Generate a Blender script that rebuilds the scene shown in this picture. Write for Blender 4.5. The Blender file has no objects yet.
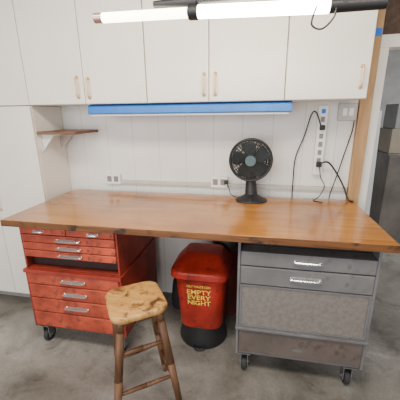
import bpy, bmesh, random
from math import *
from mathutils import Vector, Matrix
random.seed(4)
COL=bpy.context.scene.collection
WL={}
# ------------------------------------------------------------ materials
def nmat(name):
    m=bpy.data.materials.new(name); m.use_nodes=True
    nt=m.node_tree; b=nt.nodes['Principled BSDF']
    return m,nt,b
def ramp(nt,fac,stops):
    r=nt.nodes.new('ShaderNodeValToRGB'); e=r.color_ramp.elements
    while len(e)<len(stops): e.new(0.5)
    for k,(p,c) in zip(e,stops): k.position=p; k.color=(*c,1)
    nt.links.new(fac,r.inputs[0]); return r.outputs[0]
def coords(nt,scale=(1,1,1),kind='Object'):
    t=nt.nodes.new('ShaderNodeTexCoord'); mp=nt.nodes.new('ShaderNodeMapping')
    mp.inputs['Scale'].default_value=scale
    nt.links.new(t.outputs[kind],mp.inputs[0]); return mp.outputs[0]
def noise(nt,vec,scale,detail=6,rough=.6,dist=0):
    n=nt.nodes.new('ShaderNodeTexNoise'); n.inputs['Scale'].default_value=scale
    n.inputs['Detail'].default_value=detail; n.inputs['Roughness'].default_value=rough
    n.inputs['Distortion'].default_value=dist
    nt.links.new(vec,n.inputs['Vector']); return n.outputs[0]
def mixc(nt,a,b,fac,mode='MIX'):
    m=nt.nodes.new('ShaderNodeMix'); m.data_type='RGBA'; m.blend_type=mode
    for s,v in ((0,fac),(6,a),(7,b)):
        if hasattr(v,'is_linked'): nt.links.new(v,m.inputs[s])
        elif s==0: m.inputs[0].default_value=v
        else: m.inputs[s].default_value=(*v,1)
    return m.outputs[2]
def bump(nt,b,h,strength=.2,dist=.01):
    n=nt.nodes.new('ShaderNodeBump'); n.inputs['Strength'].default_value=strength
    n.inputs['Distance'].default_value=dist
    nt.links.new(h,n.inputs['Height']); nt.links.new(n.outputs[0],b.inputs['Normal'])
def paint(name,c,rough=.5,metal=0,var=.12,scale=6,wear=None,wl=.62,kind='Object'):
    m,nt,b=nmat(name); v=coords(nt,kind=kind)
    n=noise(nt,v,scale)
    d=tuple(x*(1-var*1.6) for x in c); l=tuple(min(1,x*(1+var)) for x in c)
    col=ramp(nt,n,[(.3,d),(.7,l)])
    if wear:
        n2=noise(nt,v,scale*3.5,8,.7)
        f=ramp(nt,n2,[(wl,(0,0,0)),(wl+.08,(1,1,1))])
        col=mixc(nt,col,wear,f)
    nt.links.new(col,b.inputs['Base Color'])
    b.inputs['Roughness'].default_value=rough; b.inputs['Metallic'].default_value=metal
    return m
def wood(name,stops,scale=(1,14,14),ns=3,rough=.35,coat=0,blot=None):
    m,nt,b=nmat(name); v=coords(nt,scale)
    n=noise(nt,v,ns,8,.65,.6); col=ramp(nt,n,stops)
    if blot:
        v2=coords(nt); n2=noise(nt,v2,blot[1],5,.6,.4)
        lo,hi=blot[2] if len(blot)>2 else (.4,.72)
        f=ramp(nt,n2,[(lo,(0,0,0)),(hi,(1,1,1))])
        col=mixc(nt,col,blot[0],f)
    nt.links.new(col,b.inputs['Base Color']); b.inputs['Roughness'].default_value=rough
    b.inputs['Coat Weight'].default_value=coat; b.inputs['Coat Roughness'].default_value=.12
    bump(nt,b,n,.12,.003)
    return m
def emis(name,c,s):
    m,nt,b=nmat(name); b.inputs['Base Color'].default_value=(*c,1)
    n=noise(nt,coords(nt),3); r=ramp(nt,n,[(0,tuple(x*.95 for x in c)),(1,c)])
    nt.links.new(r,b.inputs['Emission Color']); b.inputs['Emission Strength'].default_value=s
    return m
M={}
M['cab']=paint('cream_white_laminate',(.84,.79,.71),.4,var=.03,scale=2)
M['kick']=paint('toe_kick_gray',(.25,.24,.23),.7)
M['handle']=paint('cream_brass',(.80,.58,.30),.3,.3,.05)
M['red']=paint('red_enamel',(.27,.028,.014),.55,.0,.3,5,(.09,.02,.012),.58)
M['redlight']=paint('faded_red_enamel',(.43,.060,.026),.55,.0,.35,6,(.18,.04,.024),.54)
M['reddark']=paint('shadow_red_enamel',(.02,.005,.004),.6,.0,.2,5)  # near-black red puts the shade of the chest recess into the colour
M['canred']=paint('can_red',(.42,.026,.014),.45,.0,.3,6,(.14,.018,.012),.56)
M['canold']=paint('rusty_red',(.12,.018,.013),.6,.1,.3,6,(.05,.025,.018),.55)
M['yellow']=paint('yellow_print',(.92,.62,.07),.5,var=.1)
M['gray']=paint('gray_enamel',(.150,.146,.150),.55,.05,.18,4,(.12,.100,.088),.58)
M['graybrown']=paint('rusty_gray_enamel',(.105,.083,.072),.65,.0,.2,4,(.075,.05,.038),.55)
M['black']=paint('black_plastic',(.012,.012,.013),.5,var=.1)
M['rubber']=paint('black_rubber',(.02,.02,.02),.7,var=.2)
M['chrome']=paint('chrome',(.8,.8,.8),.22,.9,.05)
M['galv']=paint('galvanised_steel',(.30,.30,.30),.45,.8,.1)
M['blue']=paint('blue_enamel',(.01,.17,.58),.4,.0,.08)
M['white']=paint('white_plastic',(.86,.84,.79),.4,var=.03)
M['bracket']=paint('bracket_white',(.70,.69,.66),.4,var=.03)
M['boxgray']=paint('gray_plate',(.48,.46,.43),.5,.1,.08)
M['race']=paint('cream_gray_raceway',(.55,.52,.47),.5,.0,.08)
M['socket']=paint('socket_gray',(.22,.21,.20),.5,.0,.08)
M['tealc']=paint('teal_gray_badge',(.06,.105,.12),.35,var=.1)
M['tape']=paint('blue_tape',(.01,.17,.70),.6,var=.05)
M['pinkcap']=paint('tube_cap',(.55,.36,.31),.3,.6,.1)
M['tube1']=emis('tube_glow_dim',(1,.86,.66),14)
M['tube2']=emis('tube_glow',(1,.90,.72),42)
M['bench']=wood('varnished_bench_wood',[(.25,(.27,.095,.014)),(.42,(.41,.155,.024)),(.58,(.52,.215,.036)),(.8,(.60,.28,.06))],(.6,8,8),2.4,.25,.5,((.22,.072,.014),2.2,(.42,.80)))
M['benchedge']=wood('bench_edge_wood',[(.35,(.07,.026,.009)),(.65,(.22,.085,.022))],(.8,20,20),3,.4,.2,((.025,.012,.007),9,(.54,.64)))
M['stool']=wood('worn_stool_wood',[(.3,(.36,.16,.04)),(.5,(.54,.28,.075)),(.75,(.72,.44,.17))],(2,12,2),3,.42,.15,((.09,.035,.012),16,(.52,.66)))
M['leg']=wood('stool_leg_wood',[(.3,(.06,.026,.012)),(.6,(.15,.066,.026)),(.8,(.30,.15,.06))],(9,9,1.5),3,.5)
M['shelf']=wood('brown_shelf_wood',[(.3,(.10,.045,.022)),(.7,(.22,.11,.055))],(2,12,12),3,.5)
M['stud']=wood('raw_stud_wood',[(.3,(.34,.18,.075)),(.7,(.54,.33,.15))],(9,9,1),3,.6)
M['dkwood']=wood('dark_ceiling_wood',[(.3,(.035,.02,.013)),(.7,(.11,.062,.037))],(9,1,9),3,.7)
M['farstuff']=paint('gray_brown_cabinet',(.15,.13,.115),.6,var=.3,scale=3)
M['farbox']=paint('cardboard',(.30,.25,.19),.7,var=.15,scale=3)
M['farbox2']=paint('gray_box',(.26,.26,.26),.7,var=.15,scale=3)
M['pale']=paint('pale_board',(.62,.62,.62),.6,var=.06,scale=3)
def panel():
    m,nt,b=nmat('white_panelling'); v=coords(nt)
    s=nt.nodes.new('ShaderNodeSeparateXYZ'); nt.links.new(v,s.inputs[0])
    a=nt.nodes.new('ShaderNodeMath'); a.operation='PINGPONG'; a.inputs[1].default_value=.1
    nt.links.new(s.outputs[0],a.inputs[0])
    g=ramp(nt,a.outputs[0],[(0,(0,0,0)),(.003,(1,1,1))])
    n=noise(nt,v,2.5,4); base=ramp(nt,n,[(.3,(.74,.73,.70)),(.7,(.83,.81,.77))])
    col=mixc(nt,(.56,.55,.52),base,g)
    nt.links.new(col,b.inputs['Base Color']); b.inputs['Roughness'].default_value=.55
    bump(nt,b,g,.15,.002); return m
M['panel']=panel()
def concrete():
    m,nt,b=nmat('stained_concrete'); v=coords(nt)
    n=noise(nt,v,1.5,5,.55,.6); n2=noise(nt,v,4.5,9,.68,.4); n3=noise(nt,v,60,4,.6)
    c=ramp(nt,n,[(.34,(.13,.118,.10)),(.46,(.215,.20,.178)),(.58,(.30,.283,.258)),(.68,(.44,.42,.39))])
    f=ramp(nt,n2,[(.34,(.36,.34,.31)),(.47,(.86,.85,.83)),(.62,(1,1,1))])
    c=mixc(nt,c,f,.8,'MULTIPLY')
    f3=ramp(nt,n3,[(.35,(.75,.75,.75)),(.6,(1,1,1))])
    c=mixc(nt,c,f3,.6,'MULTIPLY')
    nt.links.new(c,b.inputs['Base Color']); b.inputs['Roughness'].default_value=.6
    bump(nt,b,n2,.12,.004); return m
M['floor']=concrete()
def perf():
    m,nt,b=nmat('perforated_panel'); v=coords(nt)
    s=nt.nodes.new('ShaderNodeSeparateXYZ'); nt.links.new(v,s.inputs[0])
    def sn(o):
        a=nt.nodes.new('ShaderNodeMath'); a.operation='MULTIPLY'; a.inputs[1].default_value=2*pi/.012
        nt.links.new(o,a.inputs[0]); q=nt.nodes.new('ShaderNodeMath'); q.operation='SINE'
        nt.links.new(a.outputs[0],q.inputs[0]); return q.outputs[0]
    p=nt.nodes.new('ShaderNodeMath'); p.operation='MULTIPLY'
    nt.links.new(sn(s.outputs[0]),p.inputs[0]); nt.links.new(sn(s.outputs[2]),p.inputs[1])
    f=ramp(nt,p.outputs[0],[(.1,(.165,.145,.132)),(.5,(.245,.222,.205))])
    n=noise(nt,v,45,4,.7); w=ramp(nt,n,[(.4,(.76,.73,.71)),(.6,(1,1,1))])
    c=mixc(nt,f,w,.8,'MULTIPLY')
    nt.links.new(c,b.inputs['Base Color']); b.inputs['Roughness'].default_value=.65; return m
M['perf']=perf()
M['farwall']=paint('far_wall_paint',(.55,.54,.52),.7,var=.1)
# ------------------------------------------------------------ mesh helpers
def finish(name,bm,mat,parent=None,smooth=False,label=None,bevel=0,mats=None):
    me=bpy.data.meshes.new(name)
    vs=[v.co for v in bm.verts]
    c=(Vector((min(v[i] for v in vs) for i in range(3)))+Vector((max(v[i] for v in vs) for i in range(3))))/2
    for v in bm.verts: v.co-=c
    bmesh.ops.recalc_face_normals(bm,faces=bm.faces)
    bm.to_mesh(me); bm.free()
    for p in me.polygons: p.use_smooth=smooth
    o=bpy.data.objects.new(name,me); COL.objects.link(o)
    for m in (mats or [mat]): me.materials.append(m)
    o.location=c; WL[o.name]=c.copy()
    if parent is not None:
        o.parent=parent; o.matrix_parent_inverse=Matrix.Translation(-WL[parent.name])
    if label: o['label']=label
    if bevel:
        b=o.modifiers.new('bevel','BEVEL'); b.width=bevel; b.segments=2; b.limit_method='ANGLE'
    return o
def root(name,label,cat,loc,group=None):
    o=bpy.data.objects.new(name,None); COL.objects.link(o); o.empty_display_size=.1
    o.location=loc; WL[o.name]=Vector(loc); o['label']=label; o['category']=cat
    if group: o['group']=group
    return o
def tag(o,label,cat,group=None):
    o['label']=label; o['category']=cat
    if group: o['group']=group
    return o
def abox(bm,x0,x1,y0,y1,z0,z1,mi=0):
    vs=[bm.verts.new((x,y,z)) for x in (x0,x1) for y in (y0,y1) for z in (z0,z1)]
    for f in ((0,1,3,2),(4,6,7,5),(0,4,5,1),(2,3,7,6),(0,2,6,4),(1,5,7,3)):
        bm.faces.new([vs[i] for i in f]).material_index=mi
def box(name,x0,x1,y0,y1,z0,z1,mat,parent=None,bevel=0,label=None):
    bm=bmesh.new(); abox(bm,x0,x1,y0,y1,z0,z1)
    return finish(name,bm,mat,parent,label=label,bevel=bevel)
def boxes(name,L,mat,parent=None,bevel=0,label=None,mats=None):
    bm=bmesh.new()
    for b in L: abox(bm,*b)
    return finish(name,bm,mat,parent,label=label,bevel=bevel,mats=mats)
def acyl(bm,p,q,r1,r2=None,n=20,mi=0,cap=True):
    p=Vector(p);q=Vector(q); r2=r1 if r2 is None else r2
    d=(q-p).normalized(); a=d.orthogonal().normalized(); b=d.cross(a)
    A=[bm.verts.new(p+(a*cos(t)+b*sin(t))*r1) for t in [2*pi*i/n for i in range(n)]]
    B=[bm.verts.new(q+(a*cos(t)+b*sin(t))*r2) for t in [2*pi*i/n for i in range(n)]]
    for i in range(n):
        bm.faces.new((A[i],A[(i+1)%n],B[(i+1)%n],B[i])).material_index=mi
    if cap:
        bm.faces.new(A[::-1]).material_index=mi; bm.faces.new(B).material_index=mi
def smooth_by_angle(o,ang=40):
    me=o.data
    for p in me.polygons: p.use_smooth=True
    try: me.set_sharp_from_angle(angle=radians(ang))
    except Exception: pass
    return o
def cyl(name,p,q,r1,r2=None,mat=None,parent=None,n=24,label=None,bevel=0):
    bm=bmesh.new(); acyl(bm,p,q,r1,r2,n)
    return smooth_by_angle(finish(name,bm,mat,parent,label=label,bevel=bevel))
def alathe(bm,cx,cy,prof,n=40,sx=1,sy=1,e=2.0):
    rings=[]
    for r,z in prof:
        row=[]
        for i in range(n):
            t=2*pi*i/n; c,s=cos(t),sin(t)
            k=(abs(c)**e+abs(s)**e)**(-1/e)
            row.append(bm.verts.new((cx+c*k*max(r,1e-4)*sx,cy+s*k*max(r,1e-4)*sy,z)))
        rings.append(row)
    for A,B in zip(rings,rings[1:]):
        for i in range(n): bm.faces.new((A[i],A[(i+1)%n],B[(i+1)%n],B[i]))
    bm.faces.new(rings[0][::-1]); bm.faces.new(rings[-1])
def lathe(name,cx,cy,prof,mat,parent=None,n=40,sx=1,sy=1,label=None,ang=35,e=2.0):
    bm=bmesh.new(); alathe(bm,cx,cy,prof,n,sx,sy,e)
    return smooth_by_angle(finish(name,bm,mat,parent,label=label),ang)
def catmull(P,k=8,closed=False):
    P=[Vector(p) for p in P]; out=[]; n=len(P)
    for i in range(n if closed else n-1):
        g=(lambda j:P[j%n]) if closed else (lambda j:P[max(0,min(n-1,j))])
        a,b,c,d=g(i-1),g(i),g(i+1),g(i+2)
        for s in range(k):
            t=s/k
            out.append(.5*((2*b)+(c-a)*t+(2*a-5*b+4*c-d)*t*t+(3*b-a-3*c+d)*t**3))
    if not closed: out.append(P[-1])
    return out
def asweep(bm,P,r,n=8,closed=False,mi=0):
    rings=[]; m=len(P); prev=None
    for i in range(m):
        if closed: d=(P[(i+1)%m]-P[i-1])
        else: d=P[min(m-1,i+1)]-P[max(0,i-1)]
        d=d.normalized()
        a=d.orthogonal().normalized() if prev is None else (prev-d*prev.dot(d)).normalized()
        prev=a; b=d.cross(a)
        rings.append([bm.verts.new(P[i]+(a*cos(2*pi*j/n)+b*sin(2*pi*j/n))*r) for j in range(n)])
    for i in range(m if closed else m-1):
        A=rings[i];B=rings[(i+1)%m]
        for j in range(n): bm.faces.new((A[j],A[(j+1)%n],B[(j+1)%n],B[j])).material_index=mi
    if not closed:
        bm.faces.new(rings[0][::-1]); bm.faces.new(rings[-1])
def cable(name,P,r,mat,parent=None,label=None,k=8):
    bm=bmesh.new(); asweep(bm,catmull(P,k),r,8)
    return finish(name,bm,mat,parent,smooth=True,label=label)
# ------------------------------------------------------------ setting
def struct(o): o['kind']='structure'; return o
CZ=2.45
struct(box('floor',-2.2,5,-6,4.2,-.1,0,M['floor']))
struct(box('ceiling',-2.2,5,-5.0,4.2,CZ,CZ+.1,M['dkwood']))
struct(box('wall_back',-2.2,2.010,0,.1,0,CZ,M['panel']))
struct(box('wall_left',-2.3,-2.2,-5.0,4.2,0,CZ,M['farwall']))
struct(box('wall_far',2.04,5,3.2,3.3,0,CZ,M['farwall']))
struct(box('trim_1',2.010,2.078,-.04,.12,0,CZ,M['stud']))
struct(box('trim_2',2.078,2.14,0,.1,0,1.80,M['cab'],bevel=.004))
struct(box('trim_3',2.078,3.6,0,.1,1.80,1.87,M['cab'],bevel=.004))
struct(box('wall_right',2.078,3.6,.02,.1,1.87,CZ,M['dkwood']))
# ------------------------------------------------------------ wall cabinets
FY=-.32
def handle(parent,x,z0,z1,y=FY,r=.0055):
    bm=bmesh.new()
    zz=.012
    P=[(x,y+.002,z0),(x,y-.018,z0+.004),(x,y-.026,z0+zz*2),(x,y-.026,z1-zz*2),(x,y-.018,z1-.004),(x,y+.002,z1)]
    asweep(bm,catmull(P,6),r,10)
    acyl(bm,(x,y+.001,z0),(x,y-.005,z0),.010); acyl(bm,(x,y+.001,z1),(x,y-.005,z1),.010)
    return finish('handle',bm,M['handle'],parent,smooth=True,label='cream and brass bow handle')
def cabinet(name,label,x0,x1,z0,z1,doors,kick=0,depth=.30):
    R=root(name,label,'cabinet',((x0+x1)/2,-.16,z0))
    t=.018; y0=FY+.02; y1=-.004
    L=[(x0,x0+t,y0,y1,z0+kick,z1),(x1-t,x1,y0,y1,z0+kick,z1),(x0+t,x1-t,y0,y1,z0+kick,z0+kick+t),
       (x0+t,x1-t,y0,y1,z1-t,z1),(x0+t,x1-t,y1-.01,y1,z0+kick+t,z1-t)]
    boxes('body',L,M['cab'],R)
    if kick: box('toe_kick',x0+.01,x1-.002,y0+.03,-.02,z0,z0+kick,M['kick'],R)
    for a,b,hx,hz0,hz1 in doors:
        d=box('door',a+.0022,b-.0022,FY,FY+.019,z0+kick+.002,z1-.002,M['cab'],R,bevel=.002)
        if hx: handle(d,hx,hz0,hz1)
    return R
ZC=1.507
CT=CZ-.004
cabinet('wall_cabinet','white laminate wall cabinet above the tall cabinet',-.87,-.051,ZC,CT,[(-.87,-.46,None,0,0),(-.46,-.051,None,0,0)])
cabinet('wall_cabinet','white two-door wall cabinet beside the tall cabinet',-.05,.753,ZC,CT,[(-.05,.353,.312,1.55,1.665),(.353,.753,.386,1.545,1.655)])
cabinet('wall_cabinet','white two-door wall cabinet above the blue light',.755,1.541,ZC,CT,[(.755,1.126,1.098,1.545,1.655),(1.126,1.541,1.163,1.545,1.655)])
cabinet('wall_cabinet','single-door white wall cabinet above the power strip',1.543,1.955,ZC,CT,[(1.543,1.955,1.915,1.565,1.665)])
cabinet('tall_cabinet','tall white laminate floor cabinet with small shelf on its side',-.87,-.05,0,ZC-.003,[(-.87,-.46,None,0,0),(-.46,-.05,-.43,.78,.90)],kick=.07)
# ------------------------------------------------------------ small shelf
R=root('wall_shelf','small brown wooden shelf on white brackets','shelf',(.09,-.15,1.31))
box('shelf_board',-.049,.235,-.30,-.003,1.320,1.340,M['shelf'],R,bevel=.002)
for yy in (-.255,-.045):
    bm=bmesh.new()
    abox(bm,-.049,-.043,yy-.02,yy+.02,1.20,1.320)
    abox(bm,-.043,.11,yy-.02,yy+.02,1.314,1.320)
    vs=[(-.043,1.21),(-.043,1.314),(.05,1.314)]
    A=[bm.verts.new((x,yy-.006,z)) for x,z in vs]; B=[bm.verts.new((x,yy+.006,z)) for x,z in vs]
    bm.faces.new(A); bm.faces.new(B[::-1])
    for i in range(3): bm.faces.new((A[i],B[i],B[(i+1)%3],A[(i+1)%3]))
    finish('bracket',bm,M['bracket'],R,label='white metal bracket')
# ------------------------------------------------------------ blue under cabinet light
R=root('under_cabinet_light','blue metal fluorescent light under the wall cabinets','light fixture',(.97,-.22,ZC))
bm=bmesh.new()
prof=[(-.30,1.450),(-.29,1.497),(-.25,ZC),(-.15,ZC),(-.11,1.497),(-.10,1.450),(-.12,1.445),(-.28,1.445)]
A=[bm.verts.new((.345,y,z)) for y,z in prof]; B=[bm.verts.new((1.59,y,z)) for y,z in prof]
for i in range(8): bm.faces.new((A[i],A[(i+1)%8],B[(i+1)%8],B[i]))
bm.faces.new(A[::-1]); bm.faces.new(B)
finish('housing',bm,M['blue'],R,bevel=.002)
box('diffuser',.36,1.575,-.285,-.115,1.434,1.446,M['white'],R,bevel=.004,label='white plastic diffuser')
# ------------------------------------------------------------ worktop
W,D,T=2.043,.755,.88
bm=bmesh.new(); abox(bm,0,W,-D,-.043,T-.038,T)
wt=finish('worktop',bm,None,None,mats=[M['bench'],M['benchedge']],bevel=.004)
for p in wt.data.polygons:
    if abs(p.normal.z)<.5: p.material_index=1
tag(wt,'long varnished orange-brown wooden workbench top on tool cabinets','workbench top')
# ------------------------------------------------------------ casters
def caster(R,x,y,h,rw=.045):
    c=boxes('caster',[(x-.035,x+.035,y-.035,y+.035,h-.006,h),(x-.022,x-.018,y-.02,y+.03,rw*.8,h-.004),(x+.018,x+.022,y-.02,y+.03,rw*.8,h-.004)],M['galv'],R,label='steel swivel caster with black wheel')
    cyl('wheel',(x-.014,y+.008,rw),(x+.014,y+.008,rw),rw,None,M['rubber'],c,28,label='black rubber wheel',bevel=.005)
    bm=bmesh.new(); acyl(bm,(x-.026,y+.008,rw),(x+.026,y+.008,rw),.007,None,12)
    finish('axle',bm,M['galv'],c,label='steel axle')
def pull(parent,x,z,w,y,mat=M['chrome'],h=.018):
    bm=bmesh.new()
    abox(bm,x-w/2,x+w/2,y-.002,y+.001,z-h/2,z+h/2)
    P=[(x-w/2+.006,y,z),(x-w/2+.01,y-.014,z),(x+w/2-.01,y-.014,z),(x+w/2-.006,y,z)]
    asweep(bm,catmull(P,5),.0055,8)
    return finish('handle',bm,mat,parent,smooth=False,label='chrome bar drawer handle')
FF=-.70
x0,x1=.046,.676
R=root('rolling_tool_cabinet','faded red steel rolling tool cabinet with chrome handles under worktop','tool cabinet',((x0+x1)/2,-.4,0))
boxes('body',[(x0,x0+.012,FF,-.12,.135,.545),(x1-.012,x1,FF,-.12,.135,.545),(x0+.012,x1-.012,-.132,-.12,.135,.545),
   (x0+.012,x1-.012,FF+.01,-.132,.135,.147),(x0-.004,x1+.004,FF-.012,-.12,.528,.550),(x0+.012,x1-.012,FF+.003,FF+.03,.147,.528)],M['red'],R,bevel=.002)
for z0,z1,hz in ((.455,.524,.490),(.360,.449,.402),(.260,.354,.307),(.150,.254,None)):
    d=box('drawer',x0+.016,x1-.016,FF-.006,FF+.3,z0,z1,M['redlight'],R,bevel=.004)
    if hz: pull(d,(x0+x1)/2+.01,hz,.15,FF-.006)
for cx in (x0+.05,x1-.05):
    for cy in (FF+.04,-.17): caster(R,cx,cy,.135)
R=root('tool_chest','faded red steel drawer tool chest stacked on the red roller cabinet','tool chest',((x0+x1)/2,-.4,.551))
a0,a1=x0+.006,x1-.006
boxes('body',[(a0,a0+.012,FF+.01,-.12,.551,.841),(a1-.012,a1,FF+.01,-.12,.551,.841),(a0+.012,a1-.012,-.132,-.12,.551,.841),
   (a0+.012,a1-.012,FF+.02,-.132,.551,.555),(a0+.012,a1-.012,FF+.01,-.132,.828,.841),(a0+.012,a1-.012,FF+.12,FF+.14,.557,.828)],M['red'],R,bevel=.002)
box('recess',a0+.013,a1-.013,FF+.06,FF+.118,.556,.626,M['reddark'],R,bevel=.002,label='lower recess with its shade painted in dark red')
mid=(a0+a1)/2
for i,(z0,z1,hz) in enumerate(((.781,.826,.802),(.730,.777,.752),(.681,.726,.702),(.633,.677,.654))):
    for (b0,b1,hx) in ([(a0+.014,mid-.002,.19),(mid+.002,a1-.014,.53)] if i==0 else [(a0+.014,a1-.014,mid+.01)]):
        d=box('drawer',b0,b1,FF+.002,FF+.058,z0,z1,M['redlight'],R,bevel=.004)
        pull(d,hx,hz,.07 if i==0 else .15,FF+.002,h=.014)
g0,g1=1.335,2.0
R=root('rolling_tool_cabinet','gray steel rolling tool cabinet with perforated front panel under worktop','tool cabinet',((g0+g1)/2,-.4,0))
boxes('body',[(g0,g0+.014,FF,-.12,.135,.841),(g1-.014,g1,FF,-.12,.135,.841),(g0+.014,g1-.014,-.132,-.12,.135,.841),
   (g0+.014,g1-.014,FF+.01,-.132,.135,.15),(g0+.014,g1-.014,FF+.08,-.132,.832,.841),(g0+.014,g1-.014,FF+.01,FF+.03,.15,.74),(g0-.002,g1+.002,FF-.018,FF+.02,.312,.326)],M['gray'],R,bevel=.002)
box('gap_shade',g0+.014,g1-.014,FF+.082,FF+.10,.75,.831,M['black'],R,label='black strip standing in for shade in the gap')  # black strip paints the shade in the gap under the worktop
d=box('drawer',g0+.016,g1-.016,FF-.006,FF+.08,.697,.775,M['gray'],R,bevel=.005); pull(d,1.675,.738,.13,FF-.006,h=.014)
d=box('drawer',g0+.016,g1-.016,FF-.006,FF+.08,.590,.691,M['gray'],R,bevel=.005); pull(d,1.672,.642,.145,FF-.006,h=.026)
box('panel',g0+.018,g1-.018,FF+.001,FF+.01,.33,.584,M['perf'],R,label='pale brown-gray finely perforated metal panel')
boxes('panel_frame',[(g0+.016,g0+.026,FF-.004,FF+.01,.328,.586),(g1-.026,g1-.016,FF-.004,FF+.01,.328,.586),(g0+.026,g1-.026,FF-.004,FF+.01,.576,.586),(g0+.026,g1-.026,FF-.004,FF+.01,.328,.336)],M['gray'],R)
d=box('drawer',g0+.016,g1-.016,FF-.006,FF+.08,.158,.309,M['graybrown'],R,bevel=.005,label='rust-stained brownish gray drawer')
bm=bmesh.new(); acyl(bm,(0,0,0),(0,-.002,0),1,None,24)
for v in bm.verts: v.co=Vector((1.665+v.co.x*.03,FF-.005+v.co.y,.212+v.co.z*.011))
finish('badge',bm,M['galv'],d,label='small oval metal badge')
for cx in (g0+.05,g1-.06):
    for cy in (FF+.04,-.17): caster(R,cx,cy,.135)
# ------------------------------------------------------------ stool
SC=Vector((.88,-.96,0)); SA=radians(35); SZ=.62
def sl(x,y,z):
    return Vector((SC.x+x*cos(SA)-y*sin(SA),SC.y+x*sin(SA)+y*cos(SA),z))
R=root('stool','worn wooden stool with square rounded seat and turned rungs','stool',(SC.x,SC.y,0))
bm=bmesh.new()
def sq(h,rc,n=8):
    o=[]
    for k,(sx,sy) in enumerate(((1,1),(-1,1),(-1,-1),(1,-1))):
        for i in range(n+1):
            t=pi/2*k+pi/2*i/n
            o.append((sx*(h-rc)+rc*cos(t),sy*(h-rc)+rc*sin(t)))
    return o
rings=[]
for h,z in ((.116,SZ-.034),(.127,SZ-.028),(.130,SZ-.012),(.127,SZ-.003),(.119,SZ),(.07,SZ-.004),(.03,SZ-.006)):
    rings.append([bm.verts.new(sl(x,y,z)) for x,y in sq(h,h*.45)])
for A,B in zip(rings,rings[1:]):
    n=len(A)
    for i in range(n): bm.faces.new((A[i],A[(i+1)%n],B[(i+1)%n],B[i]))
bm.faces.new(rings[0][::-1]); bm.faces.new(rings[-1])
finish('seat',bm,M['stool'],R,smooth=True,label='worn yellow-brown wooden seat')
tops={};feet={}
for sx in (1,-1):
    for sy in (1,-1):
        t=sl(sx*.085,sy*.085,SZ-.03); f=sl(sx*.160,sy*.135,0); tops[sx,sy]=t; feet[sx,sy]=f
        if (sx,sy)==(-1,1): f=feet[sx,sy]=sl(-.105,.105,0)
        bm=bmesh.new()
        P=[f,f.lerp(t,.1),f.lerp(t,.5),f.lerp(t,.9),t]; r=[.014,.015,.019,.018,.016]
        for i in range(4): acyl(bm,P[i],P[i+1],r[i],r[i+1],16)
        finish('leg',bm,M['leg'],R,smooth=True)
for k,(a,b) in enumerate((((1,1),(1,-1)),((1,-1),(-1,-1)),((-1,-1),(-1,1)),((-1,1),(1,1)))):
    for z in ((.17,.38) if k%2==0 else (.22,.42)):
        p=feet[a].lerp(tops[a],z/.59); q=feet[b].lerp(tops[b],z/.59); m=p.lerp(q,.5)
        bm=bmesh.new(); acyl(bm,p,m,.008,.0115,12); acyl(bm,m,q,.0115,.008,12)
        finish('rung',bm,M['leg'],R,smooth=True)
# ------------------------------------------------------------ waste can
cx,cy=1.10,-.41
E=4.0
R=root('waste_can','worn red steel waste can with yellow lettering and sloped lid','waste can',(cx,cy,0))
lathe('base',cx,cy,[(.140,.0),(.158,.0),(.160,.02),(.150,.06),(.138,.145),(.120,.16)],M['black'],R,label='black base')
lathe('body',cx,cy,[(.120,.14),(.134,.14),(.139,.155),(.158,.475),(.165,.478),(.167,.490),(.160,.497),(.160,.508),(.150,.508)],M['canred'],R,n=64,e=E)
bm=bmesh.new()
rings=[]
for hx,y0,y1,z,e in ((.172,-.170,.165,.504,6),(.180,-.182,.168,.509,6),(.178,-.180,.168,.538,6),(.172,-.172,.165,.546,6),(.118,-.035,.140,.600,7),(.106,-.02,.130,.605,7),(.05,.02,.08,.606,6)):
    row=[]
    for i in range(64):
        t=2*pi*i/64; c,s=cos(t),sin(t); k=(abs(c)**e+abs(s)**e)**(-1/e)
        row.append(bm.verts.new((cx+c*k*hx,cy+(y0+y1)/2+s*k*(y1-y0)/2,z)))
    rings.append(row)
for A,B in zip(rings,rings[1:]):
    for i in range(64): bm.faces.new((A[i],A[(i+1)%64],B[(i+1)%64],B[i]))
bm.faces.new(rings[0][::-1]); bm.faces.new(rings[-1])
smooth_by_angle(finish('lid',bm,M['canred'],R,label='red flat angular sloped lid'),22)
boxes('hinge',[(cx-.05,cx+.05,cy+.158,cy+.18,.46,.55)],M['canold'],R)
cable('pedal',[(cx-.03,cy-.10,.02),(cx-.03,cy-.17,.02),(cx+.03,cy-.17,.02),(cx+.03,cy-.10,.02)],.006,M['black'],R,label='black foot pedal')
def text_on_can(s,size,z,wmax):
    cu=bpy.data.curves.new('t','FONT'); cu.body=s; cu.size=size; cu.align_x='CENTER'; cu.offset=size*.02
    to=bpy.data.objects.new('t',cu); COL.objects.link(to); bpy.context.view_layer.update()
    me=bpy.data.meshes.new_from_object(to.evaluated_get(bpy.context.evaluated_depsgraph_get()))
    bpy.data.objects.remove(to)
    bm=bmesh.new(); bm.from_mesh(me)
    bmesh.ops.triangulate(bm,faces=bm.faces)
    bmesh.ops.subdivide_edges(bm,edges=[e for e in bm.edges if e.calc_length()>size*.2],cuts=2)
    w=max(v.co.x for v in bm.verts)-min(v.co.x for v in bm.verts); k=wmax/w
    for v in bm.verts:
        zz=z+v.co.y; rr=.139+(zz-.155)*(.019/.32)
        X=v.co.x*k
        Y=rr*(1-(abs(X)/rr)**E)**(1/E)+.003
        v.co=Vector((cx+X,cy-Y,zz))
    return finish('lettering',bm,M['yellow'],R,label='yellow printed warning words')
text_on_can('OILY WASTE CAN',.022,.446,.145)
text_on_can('EMPTY',.044,.400,.150)
text_on_can('EVERY',.044,.362,.142)
text_on_can('NIGHT',.044,.324,.142)
cx2,cy2=1.224,-.115
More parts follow.
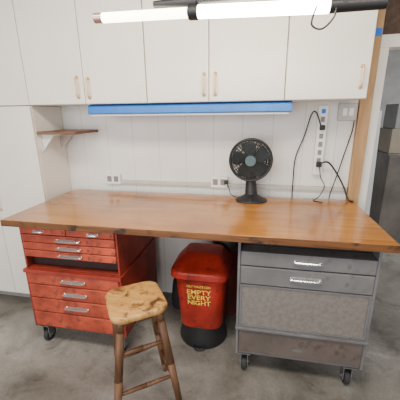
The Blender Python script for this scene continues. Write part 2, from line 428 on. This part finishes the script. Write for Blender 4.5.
R=root('metal_can','dark rusty red metal can with black lid against the wall','can',(cx2,cy2,0))
lathe('body',cx2,cy2,[(.095,0),(.10,0),(.103,.52),(.106,.53),(.10,.54)],M['canold'],R)
lathe('lid',cx2,cy2,[(.10,.541),(.108,.541),(.108,.57),(.10,.61),(.05,.64),(0,.645)],M['black'],R,label='black lid')
R=root('tool_bag','small dark fabric tool bag on the floor behind the can','bag',(.93,-.15,0))
lathe('body',.93,-.125,[(.10,0),(.125,.01),(.13,.10),(.115,.22),(.07,.27),(.02,.28)],M['rubber'],R,sx=1,sy=.75,e=3)
cable('handle',[(.86,-.125,.25),(.88,-.125,.33),(.98,-.125,.33),(1.0,-.125,.25)],.008,M['black'],R)
# ------------------------------------------------------------ fan
fx,fy,fz=1.37,-.17,1.155
R=root('desk_fan','small dark teal-gray round desk fan standing on the worktop','fan',(fx,-.13,T))
lathe('base',fx+.012,-.150,[(.095,T),(.104,T+.004),(.100,T+.013),(.07,T+.026),(.045,T+.042),(0,T+.046)],M['black'],R,sx=1,sy=.8)
bm=bmesh.new(); acyl(bm,(fx+.01,-.13,T+.035),(fx+.005,-.12,T+.13),.042,.034); acyl(bm,(fx+.005,-.12,T+.13),(fx,-.11,fz-.04),.034,.04)
smooth_by_angle(finish('neck',bm,M['black'],R))
cyl('motor_housing',(fx,fy+.03,fz),(fx,-.075,fz),.062,.045,M['black'],R,bevel=.008)
bm=bmesh.new()
RR=.130
def ringp(r,y): return [Vector((fx+r*cos(2*pi*i/56),y,fz+r*sin(2*pi*i/56))) for i in range(56)]
def yf(r): return fy-.045+.03*(r/RR)**2.2
for r in (.038,.046,.054,.062,.070,.078,.086,.094,.102,.110,.118): asweep(bm,ringp(r,yf(r)),.0021,5,True)
asweep(bm,ringp(RR,fy-.012),.009,8,True); asweep(bm,ringp(RR,fy+.004),.008,8,True)
for i in range(44):
    a=2*pi*i/44
    asweep(bm,[Vector((fx+r*cos(a),yf(r),fz+r*sin(a))) for r in (.03,.055,.08,.105,RR)],.0015,5)
for i in range(30):
    a=2*pi*i/30
    asweep(bm,[Vector((fx+r*cos(a),fy+.035-.03*(r/RR)**2,fz+r*sin(a))) for r in (.04,.07,.1,RR)],.0026,5)
for r in (.08,.10,.115): asweep(bm,ringp(r,fy+.035-.03*(r/RR)**2),.003,5,True)
finish('guard',bm,M['black'],R,smooth=False,label='black wire guard')
cyl('guard_badge',(fx,yf(0)-.004,fz),(fx,yf(0)+.004,fz),.034,None,M['tealc'],R,32,label='dark teal-gray round centre badge',bevel=.002)
for k in range(5):
    bm=bmesh.new(); a0_=2*pi*k/5+.3; G=[]
    for i in range(7):
        r=.02+.098*i/6; w=.40+.30*sin(pi*min(1,i/6*.85+.1)); row=[]
        for j in range(6):
            s=j/5-.5; a=a0_+s*2*w*.8+.25*i/6
            row.append(bm.verts.new((fx+r*cos(a),fy-.005+s*.03,fz+r*sin(a))))
        G.append(row)
    for i in range(6):
        for j in range(5): bm.faces.new((G[i][j],G[i+1][j],G[i+1][j+1],G[i][j+1]))
    b=finish('blade',bm,M['tealc'],R,smooth=True,label='smoky teal-gray fan blade')
    so=b.modifiers.new('s','SOLIDIFY'); so.thickness=.002
cyl('hub',(fx,fy-.03,fz),(fx,fy+.03,fz),.030,.034,M['black'],R,bevel=.004)
cyl('knob',(fx+.01,-.21,T+.022),(fx+.01,-.227,T+.020),.012,.01,M['rubber'],R,16,label='round control knob')
cable('power_cord',[(fx-.03,-.12,T+.012),(fx-.09,-.10,T+.006),(fx-.13,-.08,T+.02),(fx-.145,-.07,T+.06),(fx-.165,-.062,T+.098)],.003,M['black'],R,label='black power cord')
box('plug',fx-.18,fx-.155,-.066,-.0335,T+.084,T+.112,M['black'],R,bevel=.004,label='black plug')
# ------------------------------------------------------------ raceway and outlets
R=root('outlet_raceway','cream surface wiring raceway with outlets along the wall','outlet',(1.1,-.01,.9))
boxes('raceway',[(.39,1.09,-.026,-.001,.935,.962),(1.21,2.005,-.026,-.001,.932,.960)],M['race'],R,bevel=.004)
for ox in (.33,1.15):
    o=box('outlet',ox-.06,ox+.06,-.030,-.001,.930,1.010,M['white'],R,bevel=.005)
    for sx in (-.027,.027):
        box('socket',ox+sx-.018,ox+sx+.018,-.032,-.030,.950,.993,M['socket'],o,bevel=.001,label='gray outlet socket')
# ------------------------------------------------------------ power strip
px=1.805
R=root('power_strip','white multi-outlet power strip mounted upright on the wall','power strip',(px,-.015,1.05))
bm=bmesh.new(); abox(bm,px-.030,px+.030,-.042,-.001,1.04,1.485)
finish('housing',bm,M['white'],R,bevel=.008)
for i in range(6):
    z=1.40-i*.052
    box('socket',px-.012,px+.012,-.0435,-.042,z-.016,z+.016,M['socket'],R,bevel=.001,label='gray outlet socket')
box('switch',px-.012,px+.012,-.048,-.042,1.435,1.462,M['tape'],R,bevel=.002,label='blue rocker switch')
box('plug',px-.016,px+.014,-.070,-.0436,1.335,1.365,M['black'],R,bevel=.004,label='black plug')
box('plug',px-.016,px+.016,-.072,-.0436,1.10,1.135,M['black'],R,bevel=.004,label='black plug')
cable('power_cord',[(px-.01,-.06,1.355),(px-.045,-.06,1.44),(px-.07,-.04,1.43),(px-.10,-.03,1.30),(px-.145,-.025,1.15),(px-.15,-.035,1.0),(px-.15,-.045,.90),(px-.15,-.06,.885)],.0042,M['black'],R,'black cord hanging to the worktop')
cable('power_cord',[(px+.0,-.070,1.12),(px+.05,-.075,1.135),(px+.11,-.05,1.07),(px+.17,-.05,.97),(px+.20,-.07,.892),(px+.225,-.10,.887)],.0055,M['black'],R,'thick black cord running to the worktop end')
cable('power_cord',[(px+.005,-.064,1.10),(px+.02,-.06,1.03),(px+.05,-.055,.97),(px+.02,-.06,.90),(px-.02,-.10,.885),(px+.03,-.14,.885)],.003,M['black'],R,'black cord curling onto the worktop')
R=root('switch_box','gray-white wall switch box below the wall cabinet','switch',(1.955,-.02,1.39))
box('cover_plate',1.895,2.005,-.03,-.001,1.39,1.495,M['boxgray'],R,bevel=.005)
for a,b in ((1.920,1.945),(1.957,1.982)):
    box('rocker_switch',a,b,-.034,-.03,1.42,1.465,M['white'],R,bevel=.002,label='white rocker switch')
cable('power_cord',[(1.995,-.02,1.392),(1.99,-.02,1.32),(1.965,-.02,1.2),(1.93,-.035,1.05),(1.90,-.045,.93),(1.89,-.06,.885)],.0036,M['black'],R,'thin black cord')
o=box('masking_tape',2.014,2.074,-.0415,-.040,1.855,1.895,M['tape']); tag(o,'small piece of blue masking tape on wooden stud','tape')
# ------------------------------------------------------------ hanging shop light
ly=-.85
R=root('shop_light','black hanging fluorescent shop light with glowing tubes','light fixture',(1.3,ly,1.8))
cyl('tube',(.79,ly,1.808),(1.15,ly,1.803),.018,None,M['tube1'],R,label='warm white fluorescent tube')
cyl('tube',(1.175,ly-.01,1.800),(1.63,ly-.01,1.787),.022,None,M['tube2'],R,label='bright white fluorescent tube')
cyl('end_cap',(.755,ly,1.809),(.79,ly,1.808),.0185,None,M['pinkcap'],R,label='pinkish metal end cap')
cyl('end_cap',(1.14,ly,1.803),(1.178,ly-.01,1.800),.026,None,M['black'],R,bevel=.004)
cyl('end_cap',(1.63,ly-.01,1.787),(1.81,ly-.01,1.784),.022,.018,M['black'],R,bevel=.004)
bm=bmesh.new(); acyl(bm,(1.00,ly+.01,1.842),(1.17,ly,1.834),.012,.024); acyl(bm,(1.17,ly,1.836),(1.64,ly-.01,1.842),.018,.018)
acyl(bm,(1.64,ly-.01,1.842),(1.68,ly-.01,1.79),.018,.022)
smooth_by_angle(finish('housing',bm,M['black'],R))
for hx in (1.2,1.62):
    bm=bmesh.new(); asweep(bm,[Vector((hx,ly,1.83)),Vector((hx,ly,CZ))],.003,6)
    finish('hanging_cord',bm,M['black'],R)
cable('power_cord',[(1.65,ly-.02,1.80),(1.645,ly-.03,1.75),(1.61,ly-.03,1.715),(1.575,ly-.03,1.73),(1.585,ly-.03,1.78),(1.60,ly-.02,1.80)],.0034,M['black'],R,label='black cord loop')
# ------------------------------------------------------------ beyond the doorway
R=root('storage_cabinet','low gray-brown storage cabinet beyond the doorway','cabinet',(3.05,1.6,0))
boxes('body',[(2.74,3.5,1.3,1.9,.0,1.02)],M['farstuff'],R,bevel=.01)
for a,b in ((2.75,3.11),(3.12,3.49)):
    d=box('door',a,b,1.28,1.3,.02,1.0,M['farstuff'],R,bevel=.004)
o=box('cardboard_box',2.76,3.0,1.35,1.7,1.021,1.27,M['farbox'],bevel=.004); tag(o,'brown cardboard box on the gray-brown storage cabinet','box')
o=box('storage_box',2.79,3.05,1.38,1.7,1.271,1.52,M['farbox2'],bevel=.006); tag(o,'gray storage box stacked on a cardboard box','box')
bm=bmesh.new()
vs=[]
for x,y in ((2.30,.75),(2.50,.85)):
    for z,dy in ((0,0),(1.45,.12)):
        for t in (0,.02): vs.append(bm.verts.new((x,y+dy+t,z)))
for f in ((0,1,3,2),(4,6,7,5),(0,4,5,1),(2,3,7,6),(0,2,6,4),(1,5,7,3)): bm.faces.new([vs[i] for i in f])
o=finish('leaning_board',bm,M['pale']); tag(o,'pale gray board leaning in the doorway passage','board')
# ------------------------------------------------------------ lights
w=bpy.data.worlds.new('world'); bpy.context.scene.world=w; w.use_nodes=True
bg=w.node_tree.nodes['Background']; bg.inputs[0].default_value=(.97,.985,1,1); bg.inputs[1].default_value=1.2
def area(name,loc,rot,sx,sy,p,c):
    l=bpy.data.lights.new(name,'AREA'); l.shape='RECTANGLE'; l.size=sx; l.size_y=sy; l.energy=p; l.color=c
    o=bpy.data.objects.new(name,l); COL.objects.link(o); o.location=loc; o.rotation_euler=rot; return o
area('garage_door_daylight',(-.3,-4.9,1.6),(radians(86),0,radians(-10)),4.0,1.8,135,(.98,.99,1))
area('added_bench_light',(1.0,-1.6,2.40),(radians(12),0,0),2.4,.4,62,(1,.92,.80))  # added overhead lamp, brightens the desk and deepens the shade below it
area('doorway_light',(3.4,.9,2.2),(radians(15),radians(35),0),1.2,1.2,22,(.95,.97,1))  # area lamp that brightens the space beyond the doorway
# ------------------------------------------------------------ camera
yaw,pitch,roll,F=.195,.284,-.012,293.8
f=Vector((-sin(yaw)*cos(pitch),cos(yaw)*cos(pitch),-sin(pitch)))
r=Vector((cos(yaw),sin(yaw),0)); u=r.cross(f)
r2=r*cos(roll)+u*sin(roll); u2=-r*sin(roll)+u*cos(roll)
cd=bpy.data.cameras.new('camera'); cam=bpy.data.objects.new('camera',cd); COL.objects.link(cam)
m=Matrix((( r2.x,u2.x,-f.x,1.412),(r2.y,u2.y,-f.y,-2.068),(r2.z,u2.z,-f.z,1.439),(0,0,0,1)))
cam.matrix_world=m
cd.sensor_fit='HORIZONTAL'; cd.sensor_width=36; cd.lens=36*F/400; cd.clip_start=.05
bpy.context.scene.camera=cam
